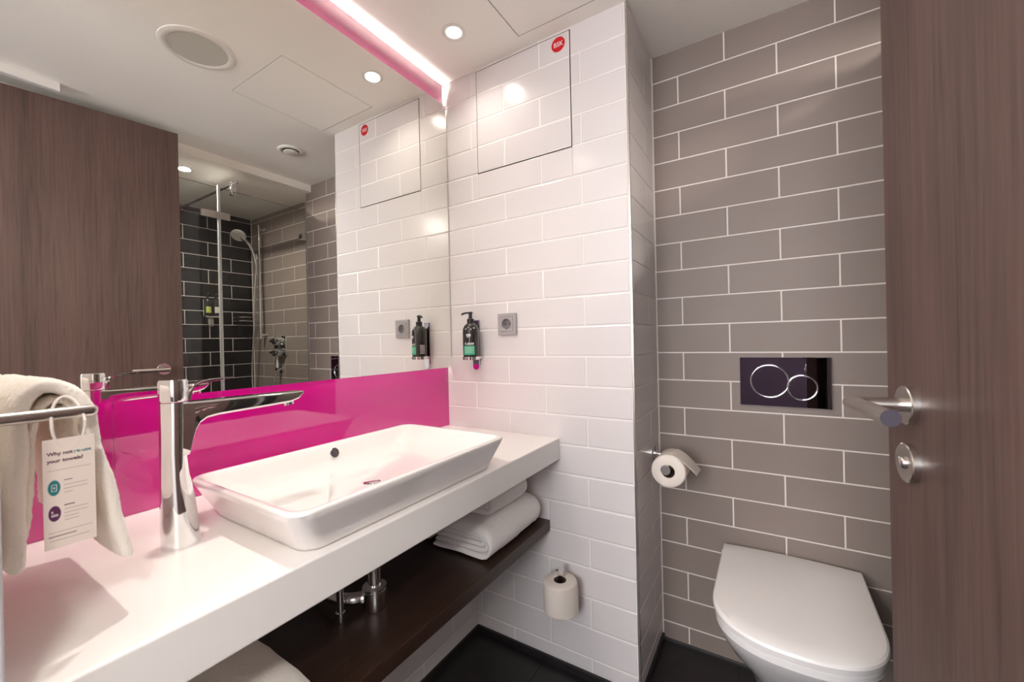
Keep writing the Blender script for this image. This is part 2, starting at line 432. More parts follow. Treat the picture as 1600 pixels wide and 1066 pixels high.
# hall behind the camera
struct('wall_hall', box(nb(), -1.2, 3.0, -3.7, -3.6, 0.0, 2.5), 'plum_wall')
b = nb(); box(b, -1.3, -1.2, -3.6, -1.38, 0, 2.5); box(b, 3.0, 3.1, -3.6, -1.38, 0, 2.5)
struct('wall_hall_sides', b, 'white_paint')
struct('ceiling_hall', box(nb(), -1.3, 3.1, -3.7, -1.372, 2.45, 2.5), 'ceiling')
wn = struct('fill_window_1', box(nb(), -0.55, 1.45, -3.598, -3.590, 1.05, 2.35), 'fill_window_glow')  # unseen window, added to send soft fill through the doorway
b = nb()
for a in ((-0.61, -0.55, 0.99, 2.41), (1.45, 1.51, 0.99, 2.41), (0.43, 0.47, 1.05, 2.35)): box(b, a[0], a[1], -3.598, -3.56, a[2], a[3])
for a in ((-0.61, 1.51, 0.99, 1.05), (-0.61, 1.51, 2.35, 2.41)): box(b, a[0], a[1], -3.598, -3.56, a[2], a[3])
put('fill_window_frame', b, 'frame', wn)
# skirtings
struct('baseboard_far', box(nb(), 0.107, XC+0.001, -0.008, 0.004, FL-0.002, FL+0.026, 0.002), 'floor_tile')
struct('baseboard_left', box(nb(), 0.102, 0.113, YN, 0.0, FL-0.002, FL+0.026, 0.002), 'floor_tile')
struct('baseboard_niche', box(nb(), XC-0.002, XC+0.007, -0.008, G, FL-0.002, FL+0.026, 0.002), 'floor_tile')
struct('baseboard_grey', box(nb(), XC, XS, G-0.006, G+0.004, FL-0.002, FL+0.012, 0.002), 'floor_tile')

# wall access panel with the red sticker
wh = thing('wall_hatch', 'tiled access panel in the white wall carrying a red BSK sticker', 'hatch', ((whole[0]+whole[1])/2, 0, whole[2]))
h0 = (whole[0]+0.003, whole[1]-0.0035, whole[2]+0.004, whole[3]-0.003)
b = nb(); box(b, whole[0], whole[1], 0.0008, 0.0014, whole[2], whole[3]); put('hatch_recess', b, 'seam', wh)
b = nb(); box(b, h0[0], h0[1], -0.0004, 0.0040, h0[2], h0[3], 0.0008); put('hatch_panel', b, 'white_grout', wh)
tiling(wh, (0, T-0.0012, 0), 0.0, -0.03, XC, FL, CEIL, lambda k: WPH + (0 if k % 2 == 0 else H), 'white_tile', t=T, inside=(h0[0]+0.002, h0[1]-0.002, h0[2]+0.002, h0[3]-0.002))
st = thing('round_sticker', 'round red BSK sticker in the upper corner of the tiled wall panel', 'sticker', (0.511, -0.0016, 2.2005))
lb = nb(); lathe(lb, (0.511, -0.0014, 2.2005), (0, -1, 0), [(0, 0.0255), (0.0006, 0.0255)], 40); put('disc', lb, 'red', st)
text_mesh('lettering', 'BSK', 0.0225, 'white_ink', st, (0.5115, -0.0024, 2.1995), (PI/2, 0, 0), 'CENTER', 0.0002, 0.95)

# =================================================================== mirror, magenta glass, light
MB, MT = 1.074, 2.149
mir = thing('wall_mirror', 'large frameless wall mirror above the magenta splashback', 'mirror', (0, YN/2, MB))
put('mirror_glass', box(nb(), -0.004, 0.0, YN+0.002, -0.004, MB, MT), 'mirror', mir)
put('mirror_backing', box(nb(), -0.007, -0.0042, YN+0.002, -0.0045, MB+0.0005, MT-0.0005), 'mirror_edge', mir)
put('mounting_frame', box(nb(), PX+0.001, -0.007, YN+0.05, -0.06, MB+0.05, MT-0.075), 'mirror_edge', mir)
pan = thing('splashback', 'glossy magenta glass splashback behind the washbasin', 'splashback', (PX, YN/2, CT))
for y0, y1 in ((-1.0288, -0.0005), (YN+0.001, -1.0296)):
    put('glass_panel', box(nb(), PX-0.001, PX+0.0005, y0, y1, CT, 2.060), 'magenta', pan)
put('upper_band', box(nb(), PX-0.001, PX+0.0005, YN+0.001, -0.0005, 2.0606, CEIL-0.001), 'magenta_washed', pan)['label'] = 'magenta glass band above the mirror, washed-out lit look put in its colour'
def led(z, ze, mk, label, y0, y1, up):
    # slim strip deep in the gap behind the mirror; dark channel walls reach from z to ze
    t = thing('led_strip', label, 'light', (-0.014, (y0+y1)/2, z))
    za, zb = (z, z+0.0015) if up > 0 else (z-0.0015, z)
    put('light_diffuser', box(nb(), -0.0185, -0.0090, y0, y1, za, zb), mk, t)
    b = nb(); lo_, hi_ = min(z-up*0.006, ze), max(z-up*0.006, ze)
    box(b, -0.0210, -0.0195, y0, y1, lo_, hi_); box(b, -0.0086, -0.0074, y0, y1, lo_, hi_)
    box(b, -0.0208, -0.0074, y0, y1, z-up*0.006-0.001, z-up*0.006+0.001)
    put('channel', b, 'mirror_edge', t)  # unseen dark walls, added to narrow the light of the strip
led(MT-0.026, MT-0.003, 'led_top', 'light strip hidden behind the top edge of the mirror', YN+0.02, -0.006, 1)
led(MB+0.030, MB+0.006, 'led_bot', 'light strip hidden behind the lower edge of the mirror', YN+0.02, -0.006, -1)

# =================================================================== counter and shelf
tag(put('counter_top', box(nb(), PX+0.0006, 0.4825, YN+0.001, -0.0008, 0.757, CT, 0.0035, 3), 'counter', None, (0.23, -0.6, 0.757)),
    'long thick white counter top carrying the washbasin', 'counter')
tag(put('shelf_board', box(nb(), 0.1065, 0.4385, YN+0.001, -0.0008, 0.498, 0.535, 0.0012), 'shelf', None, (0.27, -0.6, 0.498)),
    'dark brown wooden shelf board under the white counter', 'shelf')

# =================================================================== washbasin
bas = thing('washbasin', 'white rectangular ceramic washbasin standing on the counter', 'basin', (0.297, -0.652, CT))
RZ = 0.9155
cx, cy = 0.297, -0.652
OX, OY, BX, BY = 0.196, 0.302, 0.170, 0.268
b = nb(); rings = []
rings.append(rrect(cx, cy, BX-0.012, BY-0.012, 0.03, CT+0.0003))
rings.append(rrect(cx, cy, BX-0.003, BY-0.003, 0.034, CT+0.003))
rings.append(rrect(cx, cy, BX, BY, 0.036, CT+0.009))
for k in range(1, 6):
    f = k/6
    rings.append(rrect(cx, cy, BX+(OX-BX)*f, BY+(OY-BY)*f, 0.036, CT+0.009+(RZ-0.006-CT-0.009)*f))
rings.append(rrect(cx, cy, OX, OY, 0.036, RZ-0.005))
rings.append(rrect(cx, cy, OX-0.0012, OY-0.0012, 0.036, RZ-0.0015))
rings.append(rrect(cx, cy, OX-0.004, OY-0.004, 0.034, RZ))
rings.append(rrect(cx, cy, OX-0.012, OY-0.012, 0.030, RZ-0.0002))
rings.append(rrect(cx, cy, OX-0.0155, OY-0.0155, 0.028, RZ-0.003))
rings.append(rrect(cx, cy, OX-0.020, OY-0.022, 0.03, RZ-0.012))
rings.append(rrect(cx, cy, OX-0.028, OY-0.045, 0.05, RZ-0.035))
rings.append(rrect(cx, cy, OX-0.042, OY-0.075, 0.055, RZ-0.056))
rings.append(rrect(cx, cy, OX-0.065, OY-0.11, 0.06, RZ-0.066))
rings.append(rrect(cx, cy, 0.05, 0.06, 0.045, RZ-0.070))
rings.append(rrect(cx, cy, 0.025, 0.025, 0.0249, RZ-0.071))
loft(b, rings)
put('bowl', b, 'ceramic', bas, smooth=50)
b = nb(); lathe(b, (cx, cy, RZ-0.0715), (0, 0, 1), [(0, 0.021), (0.003, 0.021), (0.005, 0.017)], 24); put('drain_plug', b, 'chrome', bas, smooth=40)
ov = nb(); ax = Vector((1, 0, 0.32)).normalized()
lathe(ov, Vector((0.1275, -0.6365, 0.8905)), ax, [(-0.004, 0.0135), (0.0035, 0.0135), (0.0045, 0.0125)], 28, True, True)
ovo = put('overflow_cover', ov, 'chrome', bas, smooth=40)
b = nb(); a_, u_, v_ = frame_of(ax)
c0 = Vector((0.1275, -0.6365, 0.8905)) + a_*0.0047
loft(b, [[c0 + a_*h + u_*math.cos(t)*0.0118 + v_*math.sin(t)*0.0118 for t in [math.radians(d) for d in range(125, 306, 15)]] for h in (0, 0.0006)])
put('overflow_slot', b, 'steel_dark', ovo)

# =================================================================== tap
tap = thing('basin_mixer', 'tall chrome basin mixer with a long flat spout left of the washbasin', 'tap', (0.228, -1.006, CT))
fx = 0.228
def fsec(z, y0, y1, hw): return rrect(fx, (y0+y1)/2, hw, (y1-y0)/2, min(hw, (y1-y0)/2)*0.97, z, 9)
b = nb()
loft(b, [fsec(CT, -1.034, -0.978, 0.024), fsec(CT+0.03, -1.034, -0.9795, 0.024), fsec(CT+0.08, -1.0335, -0.985, 0.0225), fsec(CT+0.12, -1.033, -0.9915, 0.021),
         fsec(CT+0.165, -1.0325, -0.9945, 0.0205), fsec(CT+0.2, -1.032, -0.9935, 0.0205), fsec(CT+0.225, -1.032, -0.9925, 0.0205), fsec(CT+0.2515, -1.032, -0.992, 0.0205)])
put('body', b, 'chrome', tap, smooth=38)
def ssec(y, zt, zb, hw, r=0.005):
    out = []
    for p_ in rrect(fx, (zt+zb)/2, hw, (zt-zb)/2, r, 0, 4): out.append(Vector((p_.x, y, p_.y)))
    return out
b = nb()
loft(b, [ssec(-1.012, 1.0835, 0.985, 0.019, .004), ssec(-0.996, 1.0835, 0.992, 0.0195, .004), ssec(-0.9915, 1.0833, 1.012, 0.0198), ssec(-0.987, 1.0832, 1.030, 0.02), ssec(-0.980, 1.083, 1.043, 0.0202), ssec(-0.969, 1.0828, 1.0505, 0.0204),
         ssec(-0.95, 1.0824, 1.0535, 0.0205), ssec(-0.91, 1.0816, 1.0545, 0.02), ssec(-0.86, 1.0806, 1.056, 0.0195), ssec(-0.815, 1.0797, 1.0575, 0.019), ssec(-0.797, 1.0793, 1.063, 0.0185, .004), ssec(-0.786, 1.0790, 1.0745, 0.018, .002)])
put('spout', b, 'chrome', tap, smooth=32)
b = nb(); lathe(b, (fx, -0.812, 1.060), (0, 0.18, -1), [(0, 0.0115), (0.008, 0.0115), (0.009, 0.0095)], 20); put('aerator', b, 'chrome', tap, smooth=40)
b = nb(); loft(b, [fsec(1.0855, -1.0315, -0.9925, 0.0195), fsec(1.089, -1.033, -0.991, 0.021), fsec(1.1205, -1.033, -0.991, 0.021), fsec(1.124, -1.031, -0.993, 0.0195)])
lv = put('lever_hub', b, 'chrome', tap, smooth=38)
b = nb()
lev = []
for yc, zc, hw_, th_, ty, tz in ((-0.9925, 1.087, .0125, .0035, 1, 0), (-0.9905, 1.100, .0125, .0035, 1, .15), (-0.985, 1.111, .0125, .0036, .75, .66), (-0.971, 1.1165, .0120, .0032, .3, .95), (-0.95, 1.1185, .0115, .0026, .1, 1), (-0.933, 1.1195, .0105, .0018, .1, 1), (-0.920, 1.1205, .0095, .0010, .1, 1)):
    lev.append([Vector((fx + hw_*a, yc + ty*th_*c, zc + tz*th_*c)) for a, c in ((-1, -.6), (-.8, -1), (.8, -1), (1, -.6), (1, .6), (.8, 1), (-.8, 1), (-1, .6))])
loft(b, lev)
put('lever_handle', b, 'chrome', lv, smooth=40)

# bottle trap under the basin, seen between counter and shelf
tr = thing('bottle_trap', 'chrome bottle trap between the counter and the dark shelf', 'drain', (0.285, -0.642, 0.536))
b = nb(); lathe(b, (0.285, -0.642, 0.5352), (0, 0, 1), [(0, 0.026), (0.004, 0.028), (0.045, 0.028), (0.047, 0.025)], 28); put('trap_cup', b, 'chrome', tr, smooth=40)
b = nb(); lathe(b, (0.285, -0.642, 0.582), (0, 0, 1), [(0, 0.025), (0.002, 0.0285), (0.007, 0.0285), (0.009, 0.018)], 28); put('trap_nut', b, 'chrome', tr, smooth=40)
b = nb(); lathe(b, (0.285, -0.642, 0.590), (0, 0, 1), [(0, 0.0165), (0.1665, 0.0165)], 24); put('tail_pipe', b, 'chrome', tr, smooth=40)
b = nb(); tube(b, spline([(0.262, -0.66, 0.562), (0.245, -0.685, 0.565), (0.21, -0.70, 0.567), (0.107, -0.70, 0.567)], 5), 0.014, 14); put('outlet_pipe', b, 'chrome', tr, smooth=40)
b = nb(); lathe(b, (0.27, -0.651, 0.5625), (-0.6, -0.75, 0.05), [(0, 0.019), (0.014, 0.019), (0.015, 0.015)], 20); put('outlet_nut', b, 'chrome', tr, smooth=40)
b = nb(); lathe(b, (0.255, -0.715, 0.536), (0, 0, 1), [(0, 0.011), (0.02, 0.011), (0.022, 0.0085), (0.22, 0.0085)], 16)
tag(put('angle_valve', b, 'chrome', None, (0.255, -0.715, 0.536), 40), 'slim chrome supply pipe left of the bottle trap', 'pipe')

# =================================================================== towels on the shelf
def folded(name, label, x0, x1, y0, y1, z, h, mkey, seed, layers, wob=0.004, group=None):
    """bath towel folded into nested U layers; round fold faces +x, layer ends show at the y ends"""
    t = h/(2*layers)
    b = nb()
    ny = 70
    for L in range(layers):
        r = h/2 - t*(L+0.5); zc = z + h/2
        xf = x1 - h/2
        path = []
        xb = x0 + 0.004*L
        for k in range(9): path.append((xb + (xf-xb)*k/8, zc-r))
        if r > 0.002:
            for k in range(1, 12):
                a = -PI/2 + PI*k/12
                path.append((xf + r*math.cos(a)*0.95, zc + r*math.sin(a)))
        for k in range(9): path.append((xf + (xb-xf)*k/8, zc+r))
        dy = 0.004*L
        steps = [y0+dy + (y1-y0-2*dy)*k/ny for k in range(ny+1)]
        def mp(u, v, s):
            e = min(1.0, max(0.0, (y1-s)/0.06)); e2 = min(1.0, max(0.0, (s-y0)/0.03))
            k = math.sqrt(1-(1-e)**2); k2 = 0.9+0.1*math.sqrt(1-(1-e2)**2)
            zz = z + (v-z)*(0.55+0.45*k)*k2
            uu = u - (1-k)*0.05*(u-x0)/(x1-x0)
            sag = 0.010*math.sin((u-x0)/(x1-x0)*PI)*((v-z)/h)
            return (uu, s, zz + sag)
        sheet(b, path, t*1.02, steps, mp, taper=1, wob=wob, seed=seed+L*0.2, nsc=11)
    for v in b.verts: v.co += noise.noise_vector(v.co*260)*0.0012
    zmin = min(v.co.z for v in b.verts)
    for v in b.verts: v.co.z += (z + 0.0005 - zmin)
    o = put(name, b, mkey, None, ((x0+x1)/2, (y0+y1)/2, z), 60)
    return tag(o, label, 'towel', group)
folded('bath_towel', 'large white folded towel at the far end of the dark shelf, smaller towel on it', 0.205, 0.430, -0.350, -0.008, 0.5352, 0.092, 'terry', 1.3, 3)
folded('hand_towel', 'small white folded towel lying on the large folded towel', 0.21, 0.402, -0.300, -0.055, 0.642, 0.066, 'terry', 4.1, 2)
folded('bath_towel', 'white folded towel half hidden behind the large one on the shelf', 0.112, 0.200, -0.335, -0.012, 0.5352, 0.090, 'terry', 6.7, 3)
folded('bath_mat', 'folded cream terry mat on the near end of the dark shelf', 0.112, 0.43, -1.215, -0.868, 0.5352, 0.034, 'terry_cream', 9.9, 2, 0.0025)

# =================================================================== towel rail, towel and card in the left foreground
rail = thing('towel_rail', 'chrome towel rail on the near wall in the left foreground', 'rail', (0.25, YN, 1.105))
b = nb(); lathe(b, (0.405, YN, 1.1055), (0, 1, 0), [(0, 0.0072), (0.0815, 0.0072), (0.086, 0.0060), (0.088, 0.0035)], 24); put('bar_arm', b, 'steel', rail, smooth=50)
b = nb(); lathe(b, (0.095, YN, 1.1055), (0, 1, 0), [(0, 0.0072), (0.0815, 0.0072), (0.086, 0.0060), (0.088, 0.0035)], 24); put('bar_arm', b, 'steel', rail, smooth=50)
b = nb(); lathe(b, (0.095, -1.1725, 1.1055), (1, 0, 0), [(0, 0.006), (0.31, 0.006)], 20); put('cross_bar', b, 'steel', rail, smooth=50)
ht = thing('hanging_towel', 'cream white terry towel draped over the towel rail in the left foreground', 'towel', (0.255, -1.175, 1.105))
def hang(path, t, x0, x1, seed, flare=0.0):
    b = nb(); n = 90
    pts = [(p.x, p.y) for p in spline([(q[0], q[1], 0) for q in path], 12)]
    sheet(b, pts, t, [x0+(x1-x0)*k/n for k in range(n+1)], lambda u, v, s: (s, u, v), taper=1, wob=0.0035, seed=seed, nsc=13)
    for v in b.verts: v.co += noise.noise_vector(v.co*330)*0.0012
    return b
outer = [(-1.2115, 0.93), (-1.210, 1.0), (-1.208, 1.06), (-1.2065, 1.10), (-1.200, 1.124), (-1.1865, 1.1365), (-1.170, 1.133), (-1.157, 1.119), (-1.149, 1.098), (-1.1425, 1.055), (-1.133, 1.0), (-1.125, 0.95), (-1.1185, 0.903)]
inner = [(-1.204, 0.955), (-1.199, 1.02), (-1.196, 1.07), (-1.191, 1.103), (-1.182, 1.1175), (-1.170, 1.1185), (-1.1625, 1.108), (-1.1595, 1.09), (-1.157, 1.05), (-1.152, 0.99), (-1.149, 0.94)]
put('outer_layer', hang(outer, 0.0160, 0.115, 0.390, 2.0), 'terry_cream', ht, smooth=60)
put('inner_layer', hang(inner, 0.0095, 0.12, 0.372, 5.0), 'terry_cream', ht, smooth=60)
# reminder card
cd = thing('towel_card', 'pale card asking about re-using towels, hung on the chrome bar', 'card', (0.4165, -1.1735, 1.0))
cy0, cy1, cz0, cz1, cxp = -1.1950, -1.1525, 0.953, 1.078, 0.4165
def cp(u, v, dx=0.0): return (cxp+dx, cy0 + (cy1-cy0)*u, cz1 - (cz1-cz0)*v)
b = nb(); box(b, cxp-0.0008, cxp, cy0, cy1, cz0, cz1, 0.0003, 1); put('card_sheet', b, 'card', cd)
ring = [Vector((0.4150 - 0.016*max(0, math.sin(a)), -1.1735 + 0.0135*math.cos(a), 1.0945 + 0.030*math.sin(a))) for a in [2*PI*k/40 for k in range(41)]]
b = nb(); tube(b, ring, 0.0016, 10); put('hanging_loop', b, 'clear', cd, smooth=60)
rt = (PI/2, 0, PI/2)
text_mesh('heading', 'Why not', 0.0056, 'ink', cd, cp(0.08, 0.135, 0.0002), rt, bold=0.00012)
text_mesh('heading', 're-use', 0.0056, 'teal', cd, cp(0.585, 0.135, 0.0002), rt, bold=0.00006)
text_mesh('heading', 'your towels?', 0.0056, 'ink', cd, cp(0.08, 0.20, 0.0002), rt, bold=0.00012)
def strip(u0, u1, v, hgt, mk, nm='print_line'):
    b = nb(); a = cp(u0, v); c = cp(u1, v); box(b, cxp, cxp+0.0002, a[1], c[1], a[2]-hgt, a[2]); return put(nm, b, mk, cd)
for v, a, c, hh in ((0.285, .08, .92, .0004), (.385, .38, .55, .0008), (.43, .38, .84, .0005), (.465, .38, .84, .0005), (.50, .38, .55, .0005), (.615, .38, .58, .0011), (.655, .38, .84, .0005), (.69, .38, .84, .0005), (.725, .38, .66, .0005), (.755, .38, .66, .0005), (.85, .08, .92, .0004), (.885, .08, .60, .0009), (.925, .1, .86, .0005)):
    strip(a, c, v, hh, 'ink' if hh > .0007 else 'ink_grey')
for v, mk in ((0.445, 'teal'), (0.68, 'plum')):
    c = cp(0.20, v); b = nb()
    loft(b, [[Vector((cxp+dx, c[1]+0.0049*math.cos(t), c[2]+0.0088*math.sin(t))) for t in [2*PI*k/28 for k in range(28)]] for dx in (0, 0.0002)])
    ic = put('icon', b, mk, cd)
    b = nb()
    if mk == 'teal':
        for (u0, u1, w0, w1) in ((-.0022, -.0016, -.004, .004), (.0016, .0022, -.004, .004), (-.0022, .0022, .0034, .004), (-.0022, .0022, -.004, -.0034), (-.0006, .0006, -.001, .001)):
            box(b, cxp+0.0002, cxp+0.0004, c[1]+u0, c[1]+u1, c[2]+w0, c[2]+w1)
    else:
        for (u0, u1, w0, w1) in ((-.0026, -.0012, .0008, .003), (-.0028, .0028, -.0032, -.0022), (-.0028, .0028, -.0016, -.0008)):
            box(b, cxp+0.0002, cxp+0.0004, c[1]+u0, c[1]+u1, c[2]+w0, c[2]+w1)
    put('icon_glyph', b, 'white_ink', ic)

# =================================================================== fittings on the white wall
so = thing('power_socket', 'square grey power socket on the white tiled wall', 'socket', (0.279, 0, 1.24))
sx, sz = 0.279, 1.2405
def sq(h, y, r=0.002): return [Vector((p_.x, y, p_.y)) for p_ in rrect(sx, sz, h, h, r, 0, 8)]
b = nb(); loft(b, [sq(0.0405, 0.0), sq(0.0405, -0.0098), sq(0.0392, -0.0115), sq(0.0285, -0.0115), sq(0.0283, -0.0090)], True, False); put('frame', b, 'socket', so)
b = nb()
lathe(b, (sx, -0.0135, sz), (0, 1, 0), [(0, 0.0215), (0.0, 0.0200), (0.0125, 0.0190)], 36, False, False)
def sqr(y, h): return [Vector((sx+h*math.cos(a)/max(abs(math.cos(a)), abs(math.sin(a))), y, sz+h*math.sin(a)/max(abs(math.cos(a)), abs(math.sin(a))))) for a in [2*PI*k/48 for k in range(48)]]
rb, rr = sqr(-0.0100, 0.0277), sqr(-0.0135, 0.0272)
circ = [Vector((sx+0.0212*math.cos(2*PI*k/48), -0.0135, sz+0.0212*math.sin(2*PI*k/48))) for k in range(48)]
loft(b, [rb, rr, circ], False, False)
ins = put('insert', b, 'socket', so)
b = nb(); lathe(b, (sx, -0.0009, sz), (0, -1, 0), [(0, 0.0187), (0.0004, 0.0187)], 30); put('well_base', b, 'socket_dark', ins)
for dx in (-0.0095, 0.0095):
    b = nb(); lathe(b, (sx+dx, -0.0014, sz), (0, -1, 0), [(0, 0.0025), (0.0004, 0.0025)], 14); put('pin_hole', b, 'black', ins)
for s in (1, -1):
    put('earth_clip', box(nb(), sx-0.003, sx+0.003, -0.013, -0.002, sz+s*0.0185-0.0013, sz+s*0.0185+0.0013), 'chrome', ins)

ds = thing('dispenser_holder', 'chrome dispenser bracket on the white wall beside the mirror', 'bracket', (0.14, 0, 1.18))
bx, by, bz = 0.1365, -0.046, 1.1155
put('back_plate', box(nb(), bx-0.018, bx+0.011, -0.007, 0.0, 1.085, 1.262, 0.002), 'dark_chrome', ds)
b = nb(); pl = []
for k in range(13):
    a = PI + PI*k/12; pl.append((bx-0.0035+0.0145*math.cos(a), 1.080+0.0145*math.sin(a)))
pl = [(bx-0.018, 1.118)] + pl + [(bx+0.011, 1.118)]
loft(b, [[Vector((x, y, z)) for x, z in pl] for y in (-0.012, -0.007)])
put('pull_tab', b, 'chrome', ds, smooth=30)
b = nb(); lathe(b, (bx, by, bz-0.008), (0, 0, 1), [(0, 0.030), (0.0, 0.0335), (0.012, 0.0340), (0.012, 0.0322)], 36, True, False); put('cup', b, 'chrome', ds, smooth=40)
put('arm', box(nb(), bx-0.01, bx+0.022, -0.03, -0.004, bz-0.006, bz+0.004, 0.001), 'chrome', ds)
bo = thing('soap_dispenser', 'dark pump bottle with a mint green label in the wall bracket', 'bottle', (bx, by, bz))
b = nb(); lathe(b, (bx, by, bz-0.004), (0, 0, 1), [(0, 0.027), (0.002, 0.0305), (0.10, 0.0315), (0.115, 0.0305), (0.126, 0.026), (0.134, 0.018), (0.137, 0.0125), (0.139, 0.0125)], 40)
put('bottle_body', b, 'bottle', bo, smooth=50)
b = nb(); lathe(b, (bx, by, bz+0.133), (0, 0, 1), [(0, 0.0135), (0.016, 0.0135), (0.018, 0.0075), (0.034, 0.0065), (0.036, 0.0085), (0.043, 0.0085), (0.044, 0.006)], 24); pm = put('pump', b, 'pump', bo, smooth=40)
b = nb(); tube(b, spline([(bx, by, bz+0.172), (bx-0.012, by-0.006, bz+0.173), (bx-0.024, by-0.012, bz+0.171), (bx-0.031, by-0.0155, bz+0.166)], 4), 0.0038, 10); put('nozzle', b, 'pump', pm, smooth=50)
def curved(a0, a1, z0, z1, mk, nm, r=0.0322, par=bo):
    b = nb(); n = 10
    ringsp = []
    for z in (z0, z1):
        ringsp.append([Vector((bx + r*math.cos(a0+(a1-a0)*k/n), by + r*math.sin(a0+(a1-a0)*k/n), z)) for k in range(n+1)])
    loft(b, ringsp, False, False, closed=False)
    return put(nm, b, mk, par, smooth=60)
fa = math.atan2(-1.26, 0.97)      # direction of the printed front
lbl = curved(fa-0.95, fa+0.45, bz+0.012, bz+0.046, 'green', 'label')
for q in (bz+0.039, bz+0.033, bz+0.027, bz+0.021): curved(fa-0.75, fa+0.3, q, q+0.0012, 'white_ink', 'print_line', 0.0325, lbl)
curved(fa-0.75, fa+0.35, bz+0.050, bz+0.0515, 'white_ink', 'print_line')
curved(fa-0.45, fa+0.35, bz+0.0535, bz+0.057, 'white_ink', 'print_line')
curved(fa-0.70, fa-0.62, bz+0.0535, bz+0.060, 'white_ink', 'check_mark'); curved(fa-0.82, fa-0.70, bz+0.0535, bz+0.056, 'white_ink', 'check_mark')
for da in (-0.55, -0.35, -0.15): curved(fa+da, fa+da+0.14, bz+0.083, bz+0.091, 'white_ink', 'emblem')
curved(fa-0.5, fa-0.06, bz+0.0785, bz+0.0805, 'white_ink', 'emblem')
ba = fa - 1.75
for q in range(7): curved(ba-0.4, ba+0.25, bz+0.016+q*0.0055, bz+0.018+q*0.0055, 'white_ink', 'print_line')

# spare toilet roll on its upright holder
sr = thing('spare_roll_holder', 'chrome upright spare roll holder low on the white wall', 'holder', (0.508, 0, 0.30))
rx, ry = 0.508, -0.072
b = nb(); lathe(b, (rx+0.012, 0, 0.335), (0, -1, 0), [(0, 0.024), (0.006, 0.024), (0.007, 0.02)], 28); put('rosette', b, 'chrome', sr, smooth=40)
b = nb(); tube(b, [(rx+0.012, -0.006, 0.335), (rx+0.010, -0.03, 0.335)], 0.008, 14); put('arm', b, 'chrome', sr, smooth=40)
b = nb(); tube(b, [(rx+0.008, -0.028, 0.345), (rx+0.008, -0.028, 0.272), (rx, ry, 0.272), (rx, ry, 0.285)], 0.005, 12); put('bracket', b, 'chrome', sr, smooth=40)
b = nb(); lathe(b, (rx, ry, 0.272), (0, 0, 1), [(0, 0.0085), (0.118, 0.0085), (0.122, 0.0100), (0.140, 0.0145), (0.1408, 0.0135)], 24); put('pin', b, 'chrome', sr, smooth=40)
def paper_roll(name, label, org, axis, R, L, seed, group=None, tail=None, squash=0.0):
    t = thing(name, label, 'toilet roll', org, group)
    a, u, v = frame_of(axis); o = Vector(org); n = 56
    prof = [(0.001, 0.021), (0.0, 0.024), (0.0, R-0.004), (0.003, R-0.0008), (0.006, R), (L-0.006, R), (L-0.003, R-0.0008), (L, R-0.004), (L, 0.024), (L-0.001, 0.021)]
    rings = []
    for d, r in prof:
        ring = []
        for i in range(n):
            th = 2*PI*i/n
            k = 1 + (squash*math.cos(2*th+seed) + squash*0.5*math.cos(3*th+1.3+seed))*min(1, max(0, (r-0.024)/0.02))
            ring.append(o + a*d + (u*math.cos(th)+v*math.sin(th))*r*k)
        rings.append(ring)
    b = nb(); loft(b, rings, False, False)
    put('paper_body', b, 'paper', t, smooth=45)
    b = nb(); lathe(b, o, axis, [(0.001, 0.021), (0.001, 0.0195), (L-0.001, 0.0195), (L-0.001, 0.021)], 32, False, False); put('cardboard_core', b, 'core', t, smooth=45)
    return t
t2 = paper_roll('toilet_roll', 'spare toilet roll standing upright on the white wall holder', (rx, ry, 0.278), (0, 0, 1), 0.056, 0.100, 0.6, 'toilet rolls', squash=0.02)
b = nb()
loft(b, [[Vector((rx+0.0575*math.cos(a)*k, ry+0.0575*math.sin(a)*k, z)) for a, k in ((-0.9, 0.985), (-0.6, 1.0), (-0.3, 1.01), (0.0, 1.02), (0.22, 1.05))] for z in (0.281, 0.375)], False, False, closed=False)
put('loose_sheet', b, 'paper', t2, smooth=60)

# =================================================================== toilet niche
fp = thing('flush_plate', 'glossy dark chrome dual flush plate on the grey tiled wall', 'flush plate', (1.151, G, 1.02))
fy = G-0.012
put('plate', box(nb(), 1.0250, 1.2770, fy, G-0.0002, 0.9392, 1.1032, 0.0015), 'dark_chrome', fp)
def ringm(cx_, cz_, rx_, rz_, nm):
    b = nb(); tube(b, [(cx_+rx_*math.cos(2*PI*k/56), fy-0.0012, cz_+rz_*math.sin(2*PI*k/56)) for k in range(57)], 0.0030, 8, False); r_ = put(nm, b, 'chrome', fp, smooth=60)
    b = nb(); loft(b, [[Vector((cx_+(rx_-0.002)*math.cos(2*PI*k/48), y_, cz_+(rz_-0.002)*math.sin(2*PI*k/48))) for k in range(48)] for y_ in (fy+0.001, fy-0.0012)])
    put('button_face', b, 'dark_chrome', r_, smooth=30)
ringm(1.1115, 1.0235, 0.0535, 0.0535, 'flush_ring')
ringm(1.2010, 1.0055, 0.0395, 0.0395, 'flush_ring')

